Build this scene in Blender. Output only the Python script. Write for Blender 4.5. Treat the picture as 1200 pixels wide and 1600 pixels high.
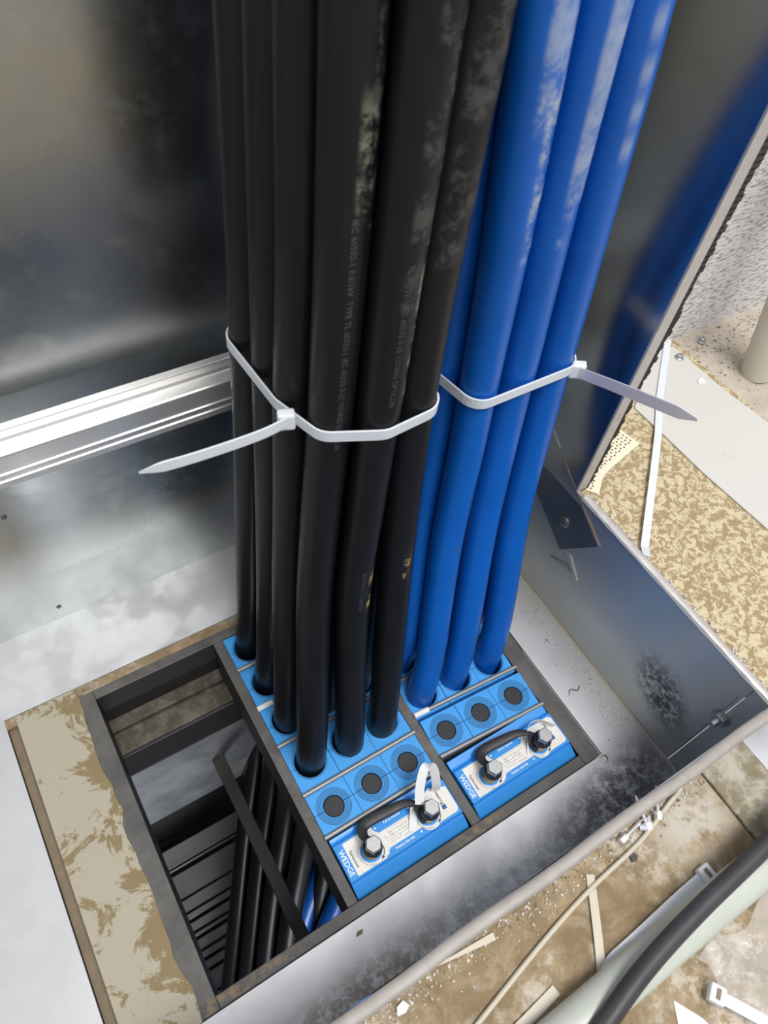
import bpy, bmesh, math, random
from mathutils import Vector, Matrix
random.seed(7)
for o in list(bpy.data.objects): bpy.data.objects.remove(o)
SC = bpy.context.scene; COL = SC.collection
K = .001                                   # all lengths below are written in millimetres
# ------------------------------------------------------------------ camera, world, lights, exposure
cam = bpy.data.objects.new('camera', bpy.data.cameras.new('camera')); COL.objects.link(cam)
Rr = [(.84962124, -.51893434, .09407921), (-.37320227, -.71762206, -.58799544), (.37264434, .46446284, -.80337442)]
cam.matrix_world = Matrix(((Rr[0][0], -Rr[1][0], -Rr[2][0], -89.86*K), (Rr[0][1], -Rr[1][1], -Rr[2][1], -63.03*K),
                           (Rr[0][2], -Rr[1][2], -Rr[2][2], 696.56*K), (0, 0, 0, 1)))
cam.data.sensor_fit = 'VERTICAL'; cam.data.sensor_height = 24; cam.data.lens = 1144.69/1600*24
cam.data.clip_start = .005; cam.data.clip_end = 60
cam.data.dof.use_dof = True; cam.data.dof.focus_distance = .66; cam.data.dof.aperture_fstop = 7.5
SC.camera = cam
w = bpy.data.worlds.new('room_air'); SC.world = w; w.use_nodes = True
w.node_tree.nodes['Background'].inputs[0].default_value = (.80, .83, .88, 1)
w.node_tree.nodes['Background'].inputs[1].default_value = .44
def area(name, loc, target, sx, sy, power, colr):
    l = bpy.data.lights.new(name, 'AREA'); l.shape = 'RECTANGLE'; l.size = sx; l.size_y = sy; l.energy = power; l.color = colr
    o = bpy.data.objects.new(name, l); COL.objects.link(o); o.location = loc
    o.rotation_euler = (Vector(target)-Vector(loc)).to_track_quat('-Z', 'Y').to_euler()
area('ceiling_strip_light', (-.35, -1.05, 2.6), (0, .1, 0), 1.0, .5, 16, (1, .97, .93))
area('ceiling_panel_light', (.5, -.63, 2.5), (.2, 0, 0), 1.2, .6, 35, (1, .97, .93))
area('shaft_fill_light', (-.17, -.24, -.42), (-.1, .25, -.75), .1, .1, .9, (.9, .95, 1))  # added fill light inside the shaft, brightens the tray slats
SC.view_settings.view_transform = 'Standard'; SC.view_settings.look = 'None'
SC.view_settings.gamma = 1; SC.view_settings.use_curve_mapping = False; SC.view_settings.exposure = .42
SC.cycles.max_bounces = 10; SC.cycles.glossy_bounces = 6; SC.cycles.sample_clamp_indirect = 6
# ------------------------------------------------------------------ node helpers
class NT:
    def __init__(s, name):
        s.m = bpy.data.materials.new(name); s.m.use_nodes = True; s.t = s.m.node_tree; s.b = s.t.nodes['Principled BSDF']
        s.tc = s.t.nodes.new('ShaderNodeTexCoord'); s.oc = s.tc.outputs['Object']; s.sep_ = None
    def n(s, typ, **kw):
        x = s.t.nodes.new(typ)
        for k, v in kw.items(): setattr(x, k, v)
        return x
    def put(s, sock, v):
        if hasattr(v, 'is_linked') or isinstance(v, bpy.types.NodeSocket): s.t.links.new(v, sock)
        elif isinstance(v, (tuple, list)) and len(v) == 3 and len(sock.default_value) == 4: sock.default_value = (*v, 1)
        else: sock.default_value = v
    def math(s, op, a, b=0, c=None, clamp=False):
        x = s.n('ShaderNodeMath', operation=op, use_clamp=clamp); s.put(x.inputs[0], a); s.put(x.inputs[1], b)
        if c is not None: s.put(x.inputs[2], c)
        return x.outputs[0]
    def mapv(s, v, scale=(1, 1, 1), loc=(0, 0, 0), rot=(0, 0, 0)):
        x = s.n('ShaderNodeMapping'); s.put(x.inputs[0], v); x.inputs['Scale'].default_value = scale
        x.inputs['Location'].default_value = loc; x.inputs['Rotation'].default_value = rot; return x.outputs[0]
    def noise(s, scale, detail=4, rough=.55, v=None, dist=0):
        x = s.n('ShaderNodeTexNoise'); s.put(x.inputs['Vector'], v or s.oc); x.inputs['Scale'].default_value = scale
        x.inputs['Detail'].default_value = detail; x.inputs['Roughness'].default_value = rough
        x.inputs['Distortion'].default_value = dist; return x.outputs[0]
    def voro(s, scale, v=None, feature='F1', out='Distance'):
        x = s.n('ShaderNodeTexVoronoi', feature=feature); s.put(x.inputs['Vector'], v or s.oc); x.inputs['Scale'].default_value = scale
        return x.outputs[out]
    def step(s, v, a, b):                       # smooth 0..1 between a and b (a>b inverts)
        x = s.n('ShaderNodeMapRange', interpolation_type='SMOOTHSTEP'); s.put(x.inputs[0], v)
        lo, hi = (a, b) if a < b else (b, a)
        x.inputs[1].default_value = lo; x.inputs[2].default_value = hi
        x.inputs[3].default_value = 0 if a < b else 1; x.inputs[4].default_value = 1 if a < b else 0
        return x.outputs[0]
    def mix(s, f, a, b):
        x = s.n('ShaderNodeMix', data_type='RGBA'); s.put(x.inputs[0], f); s.put(x.inputs[6], a); s.put(x.inputs[7], b); return x.outputs[2]
    def lerp(s, f, a, b):
        x = s.n('ShaderNodeMix', data_type='FLOAT'); s.put(x.inputs[0], f); s.put(x.inputs[2], a); s.put(x.inputs[3], b); return x.outputs[0]
    def xyz(s, v=None):
        x = s.n('ShaderNodeSeparateXYZ'); s.put(x.inputs[0], v or s.oc); return x.outputs
    def blob(s, cx, cy, rx, ry, axes=(0, 1), soft=.5, src=None, rot=0):   # soft elliptical stain with a ragged rim, mm
        o = s.xyz(src); u = s.math('DIVIDE', s.math('SUBTRACT', o[axes[0]], cx*K), K); v = s.math('DIVIDE', s.math('SUBTRACT', o[axes[1]], cy*K), K)
        if rot:
            c, q = math.cos(rot), math.sin(rot)
            u, v = s.math('ADD', s.math('MULTIPLY', u, c), s.math('MULTIPLY', v, q)), s.math('SUBTRACT', s.math('MULTIPLY', v, c), s.math('MULTIPLY', u, q))
        u = s.math('DIVIDE', u, rx); v = s.math('DIVIDE', v, ry)
        d = s.math('SQRT', s.math('ADD', s.math('MULTIPLY', u, u), s.math('MULTIPLY', v, v)))
        return s.step(d, 1+soft, 1-soft)
    def bump(s, h, strength=.3, dist=.0005):
        x = s.n('ShaderNodeBump'); s.put(x.inputs['Height'], h); x.inputs['Strength'].default_value = strength
        x.inputs['Distance'].default_value = dist; s.t.links.new(x.outputs[0], s.b.inputs['Normal'])
    def set(s, **kw):
        names = dict(color='Base Color', metal='Metallic', rough='Roughness', spec='Specular IOR Level', trans='Transmission Weight', alpha='Alpha', sss='Subsurface Weight', coat='Coat Weight')
        for k, v in kw.items(): s.put(s.b.inputs[names[k]], v)
        return s.m
def plain(name, c, rough=.5, metal=0, var=.12, scale=60, bump=0, **kw):
    t = NT(name); n = t.noise(scale)
    t.set(color=t.mix(n, tuple(x*(1-var) for x in c), tuple(min(1, x*(1+var)) for x in c)), rough=t.lerp(t.noise(scale*1.7), rough*.85, min(1, rough*1.15)), metal=metal, **kw)
    if bump: t.bump(t.noise(scale*5), bump)
    return t.m
# ------------------------------------------------------------------ materials
def galvanised(name, c=(.50, .52, .54), rough=.27, smudge=.5, sp=55, dust=None):
    t = NT(name)
    spang = t.voro(sp, out='Color'); sx = t.xyz(spang)[0]
    big = t.noise(6, 5, .6); fine = t.noise(38, 8, .72, dist=.2)
    a = t.mix(t.math('MULTIPLY', sx, .35), c, tuple(x*.82 for x in c))
    a = t.mix(t.math('MULTIPLY', t.step(fine, .52, .72), smudge*.18), a, tuple(min(1, x*1.3) for x in c))
    r = t.lerp(t.step(big, .35, .65), rough*.85, rough*1.25)
    r = t.math('ADD', r, t.math('MULTIPLY', t.step(fine, .5, .75), smudge*.10))
    met = 1
    if dust:
        a, r, met = dust(t, a, r)
    t.set(color=a, rough=r, metal=met); t.bump(t.noise(9, 3), .10, .004)
    return t.m
def floor_dust(t, a, r):
    n1 = t.noise(75, 10, .85); n2 = t.noise(300, 6, .75); n3 = t.noise(14, 4, .6)
    # sooty corner, pale grit by the right-hand seam, mud at the near left, overall thin film
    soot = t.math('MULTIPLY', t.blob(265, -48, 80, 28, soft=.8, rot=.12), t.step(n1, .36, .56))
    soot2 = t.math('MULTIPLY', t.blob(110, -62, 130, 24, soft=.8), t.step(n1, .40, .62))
    grit = t.math('MULTIPLY', t.blob(317, 70, 17, 120, soft=.7), t.step(n2, .42, .62))
    mud = t.math('MULTIPLY', t.blob(-30, -66, 95, 20, soft=.8), t.step(n1, .40, .54))
    speck = t.step(t.noise(330, 4, .7), .68, .74)
    film = t.math('ADD', .42, t.math('MULTIPLY', t.step(n3, .4, .65), .2))
    a = t.mix(film, a, (.52, .53, .55))
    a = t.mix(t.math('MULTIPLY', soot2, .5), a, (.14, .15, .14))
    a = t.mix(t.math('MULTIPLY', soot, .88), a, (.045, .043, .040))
    a = t.mix(t.math('MULTIPLY', grit, .55), a, (.48, .42, .34))
    a = t.mix(t.math('MULTIPLY', mud, .8), a, (.20, .17, .10))
    a = t.mix(t.math('MULTIPLY', speck, .5), a, (.12, .11, .10))
    cover = t.math('MAXIMUM', t.math('MAXIMUM', soot, grit), t.math('MAXIMUM', mud, film), clamp=True)
    cover = t.math('MAXIMUM', cover, t.math('MULTIPLY', soot2, .7))
    return a, t.lerp(cover, .36, .66), t.math('SUBTRACT', 1, t.math('MULTIPLY', cover, .8))
def wall_dust_and_reflection(t, a, r):
    n1 = t.noise(150, 9, .85, dist=.3)
    soot = t.math('MULTIPLY', t.blob(-2, 70, 34, 24, axes=(1, 2), soft=.7, rot=.9), t.step(n1, .44, .52))
    soot2 = t.math('MULTIPLY', t.blob(-55, 10, 30, 40, axes=(1, 2), soft=.8), t.step(t.noise(40, 6, .7), .3, .6))
    gr = t.math('MULTIPLY', t.blob(80, 20, 120, 40, axes=(1, 2), soft=.8), .55)  # reflection of the lit floor, painted pale along the wall foot
    a = t.mix(gr, a, (.50, .52, .46)); a = t.mix(t.math('MULTIPLY', soot, .9), a, (.05, .05, .07)); a = t.mix(t.math('MULTIPLY', soot2, .7), a, (.06, .06, .055))
    film = t.math('MULTIPLY', t.step(t.xyz()[2], .20, .17), .42); a = t.mix(film, a, (.52, .53, .51)); a = t.mix(t.math('MULTIPLY', soot, .85), a, (.04, .04, .05)); cover = t.math('MAXIMUM', t.math('MAXIMUM', t.math('MAXIMUM', soot, soot2), gr), film)
    return a, t.lerp(cover, r, .6), t.math('SUBTRACT', 1, t.math('MULTIPLY', cover, .8))
M = {}
M['galv_floor'] = galvanised('galvanised_floor_sheet', (.70, .71, .73), .30, .5, 50, floor_dust)
M['galv_back'] = galvanised('galvanised_back_sheet', (.52, .54, .54), .27, .9, 40)
M['galv_right'] = galvanised('galvanised_right_sheet', (.55, .57, .58), .20, .6, 45, wall_dust_and_reflection)
M['galv'] = galvanised('galvanised_sheet', (.62, .63, .66), .34)
M['lip'] = plain('scuffed_edge_metal', (.58, .56, .55), .5, .5, .2, 90, .2)
M['lip_dirty'] = plain('dirty_edge_metal', (.36, .335, .315), .6, .25, .3, 60, .3)
M['alu'] = plain('aluminium_rail', (.86, .85, .84), .30, .75, .05, 40)
M['steel_bar'] = plain('zinc_bar', (.30, .305, .31), .45, .45, .12, 60)
t = NT('primed_frame_steel'); n = t.noise(28, 7, .7); n2 = t.noise(9, 4)
c = t.mix(t.step(n, .3, .7), (.075, .072, .070), (.135, .130, .125))
c = t.mix(t.math('MULTIPLY', t.step(n2, .52, .7), .5), c, (.17, .16, .14))
ru = t.math('MULTIPLY', t.math('MAXIMUM', t.blob(125, -6, 26, 5, soft=.8), t.blob(-130, -5, 60, 5, soft=.8)), t.step(t.noise(150, 5), .45, .6))
c = t.mix(t.math('MULTIPLY', ru, .7), c, (.30, .21, .11))
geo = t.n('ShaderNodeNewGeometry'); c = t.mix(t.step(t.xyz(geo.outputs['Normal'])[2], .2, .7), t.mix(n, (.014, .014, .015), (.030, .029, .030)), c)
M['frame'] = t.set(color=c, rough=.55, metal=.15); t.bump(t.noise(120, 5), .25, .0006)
def mottled(name, base, patch, sc=30, lo=.46, hi=.54, third=None, dark=None, distort=.35):
    t = NT(name); n = t.noise(sc, 8, .72, dist=distort)
    c = t.mix(t.step(n, lo, hi), base, patch)
    if third: c = t.mix(t.step(t.noise(7, 6, .7), .5, .62), c, third)
    c = t.mix(t.math('MULTIPLY', t.noise(220, 4, .8), .28), c, tuple(x*.55 for x in base))
    if dark: c = t.mix(t.math('MULTIPLY', t.step(t.noise(300, 3, .7), .68, .75), .8), c, dark)
    t.set(color=c, rough=.78, spec=.2); t.bump(t.noise(140, 6, .7), .45, .0008); return t.m
M['yellow_floor'] = mottled('mottled_yellow_floor', (.36, .275, .155), (.66, .575, .40), 150, .47, .54, distort=.7)
t = NT('dusty_brown_floor'); n = t.noise(34, 8, .72, dist=.8); n5 = t.noise(11, 6, .7)
c = t.mix(t.step(n, .38, .68), (.215, .155, .085), (.37, .285, .175))
c = t.mix(t.math('MULTIPLY', t.math('MULTIPLY', t.step(n5, .46, .60), t.step(t.noise(80, 7, .75), .42, .6)), .85), c, (.58, .53, .45))
c = t.mix(t.math('MULTIPLY', t.blob(207, -92, 30, 20, soft=.7), t.math('MULTIPLY', t.step(t.noise(60, 7, .7), .35, .55), .9)), c, (.52, .49, .43))
c = t.mix(t.math('MULTIPLY', t.step(t.noise(280, 4, .7), .66, .73), .6), c, (.12, .08, .04))
M['brown_floor'] = t.set(color=c, rough=.72, spec=.25); t.bump(t.noise(160, 6, .7), .5, .0009)
M['slab'] = mottled('dusty_slab', (.24, .205, .135), (.48, .45, .38), 60, .40, .62, dark=(.15, .13, .1))
M['concrete'] = mottled('rough_concrete', (.46, .40, .33), (.60, .55, .48), 30, .35, .7, dark=(.2, .15, .1))
t = NT('rough_white_render'); n = t.noise(240, 4, .6, t.mapv(t.oc, (.45, 1, 1.6), rot=(0, .35, 0)), dist=.4)
t.set(color=t.mix(t.step(n, .40, .50), (.42, .40, .40), (.80, .78, .78)), rough=.9); t.bump(n, .9, .004); M['render'] = t.m
t = NT('epoxy_board'); n = t.noise(22, 9, .75, dist=.5)
e1 = t.math('MULTIPLY', t.step(t.xyz()[0], -.185, -.148), .11)
c = t.mix(t.step(t.math('ADD', n, e1), .56, .60), (.42, .385, .30), (.25, .19, .10))
c = t.mix(t.math('MULTIPLY', t.step(t.noise(50, 5), .6, .7), .3), c, (.45, .42, .36))
M['board'] = t.set(color=c, rough=.62, spec=.3); t.bump(t.noise(90, 5), .25, .0006)
M['brown_edge'] = plain('brown_sealant', (.22, .17, .115), .7, 0, .3, 90, .3)
M['white_sheet'] = NT('white_board').set(color=(.84, .83, .79), rough=.45)
t = NT('white_board_marked'); t.set(color=t.mix(t.math('MULTIPLY', t.step(t.noise(40, 6, .7), .62, .70), .5), (.60, .595, .57), (.38, .34, .28)), rough=.5); M['white_sheet'] = t.m
M['nylon'] = plain('white_nylon', (.78, .78, .83), .38, 0, .03, 20, sss=.15)
M['nylon_old'] = plain('cream_nylon', (.54, .50, .40), .45, 0, .05, 40)
M['hose'] = plain('pale_hose', (.50, .53, .48), .4, 0, .12, 25)
M['pipe'] = plain('cream_pipe', (.55, .51, .43), .5, 0, .12, 60, .1)
M['rubber'] = plain('black_rubber', (.028, .028, .030), .5, 0, .3, 80, .1)
M['grey_cable'] = plain('dusty_grey_cable', (.040, .038, .043), .5, 0, .5, 40, .1)
M['plug'] = plain('plug_black', (.022, .021, .026), .55, 0, .4, 160, .2)
M['blue_plastic'] = plain('blue_wedge_plastic', (.032, .29, .78), .34, 0, .08, 50)
M['bolt'] = plain('bolt_steel', (.42, .42, .43), .38, .75, .15, 220, .25)
M['bolt_dark'] = plain('bolt_dark_steel', (.20, .20, .20), .42, .8, .2, 200)  # darker steel for shanks, sleeves, rivets and wire
M['washer'] = plain('zinc_yellow_washer', (.52, .45, .24), .32, .8, .2, 200)
M['paper'] = plain('white_paper', (.82, .82, .83), .55, 0, .04, 60)
M['sticker'] = plain('sticker_white', (.80, .78, .74), .42, 0, .03, 60)
M['ink'] = NT('black_ink').set(color=(.03, .03, .03), rough=.5)
M['ink_grey'] = NT('grey_ink').set(color=(.33, .33, .34), rough=.5)
M['ink_white'] = NT('white_ink').set(color=(.80, .88, .95), rough=.45)
M['ink_blue'] = NT('blue_ink').set(color=(.015, .10, .36), rough=.4)
M['cable_print'] = NT('grey_cable_print').set(color=(.055, .055, .065), rough=.5)
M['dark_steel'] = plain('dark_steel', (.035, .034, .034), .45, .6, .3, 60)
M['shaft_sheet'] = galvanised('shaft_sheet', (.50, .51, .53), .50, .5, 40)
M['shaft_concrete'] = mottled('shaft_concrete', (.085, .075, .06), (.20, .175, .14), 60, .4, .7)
M['foam'] = plain('dark_foam_edge', (.045, .036, .038), .9, 0, .5, 120, .5)
M['grit'] = mottled('grit', (.20, .16, .11), (.75, .72, .66), 200, .4, .6)
t = NT('clear_film'); M['film'] = t.set(color=(.93, .94, .92), rough=.12, alpha=.26); t.bump(t.noise(30, 4, .6, dist=1.5), .7, .004)
def module_mat(name, r0, n):
    t = NT(name); o = t.xyz(); d = t.math('SQRT', t.math('ADD', t.math('MULTIPLY', o[0], o[0]), t.math('MULTIPLY', o[1], o[1])))
    step = (16.3-r0)/n*K
    ph = t.math('FRACT', t.math('DIVIDE', t.math('SUBTRACT', d, (r0-.30)*K), step))
    line = t.math('MULTIPLY', t.step(ph, .42, .26), t.math('MULTIPLY', t.math('LESS_THAN', d, 16.6*K), t.math('GREATER_THAN', d, (r0+.2)*K)))
    nn = t.noise(70, 5)
    c = t.mix(nn, (.040, .30, .74), (.060, .37, .84)); c = t.mix(t.math('MULTIPLY', t.step(t.noise(30, 5), .6, .75), .25), c, (.25, .42, .62))
    t.set(color=t.mix(line, c, (.012, .02, .05)), rough=.42)
    t.bump(t.math('SUBTRACT', 1, line), .6, .0006); return t.m
M['module'] = module_mat('blue_module_rubber', 9.8, 6); M['module_open'] = module_mat('blue_module_rubber_opened', 14.2, 2)
def cable_mat(name, base, smears, chalk, rough=.36, film=.0):
    # uv: u = angle round the cable / 360 deg, v = metres along it
    t = NT(name); uv = t.tc.outputs['UV']; n = t.noise(30, 5)
    c = t.mix(n, tuple(x*.85 for x in base), tuple(x*1.15 for x in base)); r = rough
    o = t.xyz(uv); cover = 0.0
    nz = t.noise(60, 8, .78, dist=.25)
    for (u0, u1, v0, v1, ragged, strength, col) in smears:
        mu = t.math('MULTIPLY', t.step(o[0], u0-.02, u0+.02), t.step(o[0], u1+.02, u1-.02))
        vv = t.math('ADD', o[1], t.math('MULTIPLY', t.math('SUBTRACT', nz, .5), .05*ragged))
        mv = t.math('MULTIPLY', t.step(vv, v0-.008, v0+.008), t.step(vv, v1+.008, v1-.008))
        mm = t.math('MULTIPLY', mu, mv)
        if ragged: mm = t.math('MULTIPLY', mm, t.step(nz, .52-.10/ragged, .60))
        c = t.mix(t.math('MULTIPLY', mm, strength), c, col); cover = t.math('MAXIMUM', cover, mm)
    scr = t.step(t.noise(12, 6, .7, t.mapv(uv, (60, 5, 1))), .66, .74)
    c = t.mix(t.math('MULTIPLY', scr, .12), c, chalk)
    return t.set(color=c, rough=t.lerp(cover, rough, .7) if smears else rough, spec=.28 if base[2] < .1 else .4)
CH = (.27, .26, .20); CB = (.42, .48, .55); TAN = (.55, .40, .18)
BLK = (.0085, .0085, .0105); BLU = (.003, .112, .50)
# ------------------------------------------------------------------ mesh helpers
def link(name, bm, mat, parent=None, smooth=False, loc=(0, 0, 0), rotz=0, bevel=0, kind=None):
    bmesh.ops.recalc_face_normals(bm, faces=bm.faces)
    me = bpy.data.meshes.new(name); bm.to_mesh(me); bm.free()
    me.materials.append(M[mat] if isinstance(mat, str) else mat)
    if smooth:
        me.polygons.foreach_set('use_smooth', [True]*len(me.polygons)); me.update()
        try: me.set_sharp_from_angle(angle=math.radians(38))
        except Exception: pass
    o = bpy.data.objects.new(name, me); COL.objects.link(o); o.location = Vector(loc)*K; o.rotation_euler[2] = rotz
    if parent: o.parent = parent
    if kind: o['kind'] = kind
    if bevel:
        b = o.modifiers.new('bevel', 'BEVEL'); b.width = bevel*K; b.segments = 2; b.limit_method = 'ANGLE'; b.angle_limit = math.radians(40)
    return o
def tag(o, label, cat, group=None, kind=None):
    o['label'] = label; o['category'] = cat
    if group: o['group'] = group
    if kind: o['kind'] = kind
    return o
def thing(name, label, cat, loc=(0, 0, 0), rotz=0, group=None):
    o = bpy.data.objects.new(name, None); o.empty_display_size = .01; COL.objects.link(o); o.location = Vector(loc)*K; o.rotation_euler[2] = rotz
    return tag(o, label, cat, group)
def box(bm, x0, x1, y0, y1, z0, z1):
    vs = [bm.verts.new((x*K, y*K, z*K)) for x in (x0, x1) for y in (y0, y1) for z in (z0, z1)]
    for f in ((0, 1, 3, 2), (4, 6, 7, 5), (0, 4, 5, 1), (2, 3, 7, 6), (0, 2, 6, 4), (1, 5, 7, 3)): bm.faces.new([vs[i] for i in f])
def B(*boxes):
    bm = bmesh.new()
    for b in boxes: box(bm, *b)
    return bm
def prism(bm, pts, z0, z1, f=lambda x, y, z: (x, y, z)):
    a = [bm.verts.new(Vector(f(x, y, z0))*K) for x, y in pts]; b = [bm.verts.new(Vector(f(x, y, z1))*K) for x, y in pts]
    bm.faces.new(a[::-1]); bm.faces.new(b)
    for i in range(len(pts)): bm.faces.new((a[i], a[(i+1) % len(pts)], b[(i+1) % len(pts)], b[i]))
def P(pts, z0, z1, f=lambda x, y, z: (x, y, z)):
    bm = bmesh.new(); prism(bm, pts, z0, z1, f); return bm
def catmull(pts, n):
    pts = [Vector(p) for p in pts]; out = []
    q = [2*pts[0]-pts[1]]+pts+[2*pts[-1]-pts[-2]]
    for i in range(1, len(q)-2):
        for k in range(n):
            t = k/n; a, b, c, d = q[i-1:i+3]
            out.append(.5*((2*b)+(c-a)*t+(2*a-5*b+4*c-d)*t*t+(3*b-a-3*c+d)*t**3))
    out.append(pts[-1]); return out
def tube(bm, pts, r, seg=16, ry=None, closed=False, ref=None, uv=False, cap=True, taper=None, sec=None):
    pts = [Vector(p) for p in pts]; n = len(pts); rings = []; L = 0
    uvl = bm.loops.layers.uv.verify() if uv else None; vs_ = []
    up0 = Vector(ref or (0, 0, 1))
    for i, p in enumerate(pts):
        if closed: tg = (pts[(i+1) % n]-pts[i-1]).normalized()
        else: tg = (pts[min(i+1, n-1)]-pts[max(i-1, 0)]).normalized()
        s = tg.cross(up0)
        if s.length < .05: s = tg.cross(Vector((1, 0, 0)))
        s.normalize(); u = s.cross(tg).normalized()
        if uv: s = (Vector((1, 0, 0))-tg*tg.x).normalized(); u = tg.cross(s).normalized()   # angle 0 = world +x
        k = taper(i/(n-1)) if taper else 1
        if i: L += (p-pts[i-1]).length*K
        vs_.append(p.z*K if uv else L)
        prof = sec or [(math.cos(2*math.pi*j/seg)*r, math.sin(2*math.pi*j/seg)*(ry or r)) for j in range(seg)]
        rings.append([bm.verts.new((p+s*a*k+u*b*k)*K) for a, b in prof])
    m = len(rings[0])
    for i in range(n if closed else n-1):
        a, b = rings[i], rings[(i+1) % n]
        for j in range(m):
            f = bm.faces.new((a[j], a[(j+1) % m], b[(j+1) % m], b[j]))
            if uv:
                for l, (uu, v_) in zip(f.loops, ((j/m, vs_[i]), ((j+1)/m, vs_[i]), ((j+1)/m, vs_[(i+1) % n]), (j/m, vs_[(i+1) % n]))): l[uvl].uv = (uu, v_)
    if cap and not closed: bm.faces.new(rings[0][::-1]); bm.faces.new(rings[-1])
def T(pts, r, **k):
    bm = bmesh.new(); tube(bm, pts, r, **k); return bm
def lathe(bm, prof, c=(0, 0, 0), seg=24, axis='z', sides=None):
    rings = []
    for r, h in prof:
        ring = []
        for j in range(seg):
            a = 2*math.pi*j/seg; v = (r*math.cos(a), r*math.sin(a), h)
            if axis == 'x': v = (v[2], v[0], v[1])
            if axis == 'y': v = (v[0], v[2], v[1])
            ring.append(bm.verts.new((Vector(v)+Vector(c))*K))
        rings.append(ring)
    for a, b in zip(rings, rings[1:]):
        for j in range(seg): bm.faces.new((a[j], a[(j+1) % seg], b[(j+1) % seg], b[j]))
    bm.faces.new(rings[0][::-1]); bm.faces.new(rings[-1])
def LT(prof, c=(0, 0, 0), seg=24, axis='z'):
    bm = bmesh.new(); lathe(bm, prof, c, seg, axis); return bm
STRAP = lambda wd, th: [(-th/2, -wd/2), (th/2, -wd/2), (th/2, wd/2), (-th/2, wd/2)]
def text_bm(bm, s, size, f, spacing=1.0, align='CENTER'):
    """flat lettering, each vertex (x, y in mm) placed by f"""
    cu = bpy.data.curves.new('text', 'FONT'); cu.body = s; cu.size = size; cu.align_x = align; cu.align_y = 'CENTER'; cu.space_character = spacing
    cu.resolution_u = 2; cu.offset = .018*size
    o = bpy.data.objects.new('text', cu); COL.objects.link(o)
    me = bpy.data.meshes.new_from_object(o.evaluated_get(bpy.context.evaluated_depsgraph_get()))
    vs = [bm.verts.new(Vector(f(v.co.x, v.co.y))*K) for v in me.vertices]
    for p in me.polygons:
        try: bm.faces.new([vs[i] for i in p.vertices])
        except ValueError: pass
    bpy.data.objects.remove(o); bpy.data.curves.remove(cu); bpy.data.meshes.remove(me)
# ------------------------------------------------------------------ the setting: sheet metal well sunk in a raised floor
def struct(name, bm, mat, parent=None, **k):
    o = link(name, bm, mat, parent, **k)
    if not parent: o['kind'] = 'structure'
    return o
# bottom sheet, cut out round the transit frame
struct('floor', B((-450, -209, -62, 378, -2, .6), (-209, 325, 298, 378, -2, .6), (270.6, 325, -62, 298, -2, .6), (-209, 270.6, -62, -11, -2, .6)), 'galv_floor')
struct('wall_back', B((-450, 325, 378, 381, -2, 1000)), 'galv_back')
tl = lambda y, z: 325-min(z, 184)*.038
bm = bmesh.new()
def quadw(y0, y1, z0, z1):
    v = [bm.verts.new(Vector((tl(y, z)+dx, y, z))*K) for dx in (0, 2) for y in (y0, y1) for z in (z0, z1)]
    for f in ((0, 1, 3, 2), (4, 6, 7, 5), (0, 4, 5, 1), (2, 3, 7, 6), (0, 2, 6, 4), (1, 5, 7, 3)): bm.faces.new([v[i] for i in f])
quadw(-47, 171, -2, 184); quadw(-62, -47.6, -2, 184); quadw(171, 378, -2, 184); quadw(171, 378, 184, 1000)
wr = struct('wall_right', bm, 'galv_right')
# seam overlap near the front corner
link('seam_fold', T([(323.6-z*.038, -47+z*.02, z) for z in range(20, 180, 20)], .22, seg=6), 'bolt_dark', wr)
link('lip', T([(322, y, 182.5+random.uniform(-.5, .5)) for y in range(-62, 172, 9)], 4.6, seg=12, ry=2.2), 'lip', wr, smooth=True)
link('edge_flange', B((317.2, 329, 170, 172.2, 184, 1000)), 'lip', wr, bevel=.4)
bm = bmesh.new()
for i in range(190):
    z = 176+i*4.3; d = random.uniform(5, 9)+i*.045
    box(bm, 329, 331+d, 173, 184+random.uniform(-3, 3), z, z+5.0)
struct('trim_1', bm, 'foam')
struct('wall_front', B((-450, 325, -70, -63, -2, 182)), 'galv')
lipf = struct('trim_2', T([(x, -66.8+.5*math.sin(x*.05), 183+random.uniform(-.5, .5)) for x in range(-450, 332, 8)], 4.4, seg=12, ry=1.8), 'lip_dirty', smooth=True)
struct('wall_left', B((-454, -450, -70, 380, -2, 182)), 'galv')
struct('trim_6', T([(324.2+random.uniform(-.3, .2), y, .8) for y in range(-62, 378, 7)], 1.1, seg=8), plain('tan_sealant', (.52, .44, .33), .7, 0, .3, 90))
# outer raised floor
struct('floor', B((-450, 237, -700, -70.4, 150, 172)), 'brown_floor')
struct('floor', B((237.8, 283, -700, -70.4, 150, 174.5)), 'slab', bevel=1)
struct('floor', B((283.6, 330.5, -700, -70.4, 150, 173.4)), 'galv')
struct('floor', B((330.6, 575, -700, 295, 150, 172)), 'yellow_floor')
struct('floor', P([(575, -700), (1900, -700), (1900, 295), (575, 295)], 150, 171), 'concrete')
struct('wall_outer', B((331, 1900, 295, 345, 150, 1400)), 'render')
struct('floor', B((-1000, -454.5, -700, 381, 150, 172)), 'brown_floor')
# fuzzy dust heap along the right-hand lip
bm = bmesh.new()
for i in range(900):
    y = random.uniform(-60, 165); x = 327+abs(random.gauss(0, 4)); s = random.uniform(.4, 1.3); z = 172 if x > 331 else 182
    a = random.uniform(0, 3.1); q = [(x+s*math.cos(a+j*2.09)*(2.2 if j == 0 else 1), y+s*math.sin(a+j*2.09)) for j in range(3)]
    prism(bm, q, 171.5, 173+random.uniform(0, 2.5) if x > 331 else 173)
tag(link('dust_line', bm, plain('pale_dust', (.62, .60, .56), .9), kind='stuff'), 'pale fuzzy dust gathered along the outer side of the right sheet edge', 'dust')
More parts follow.
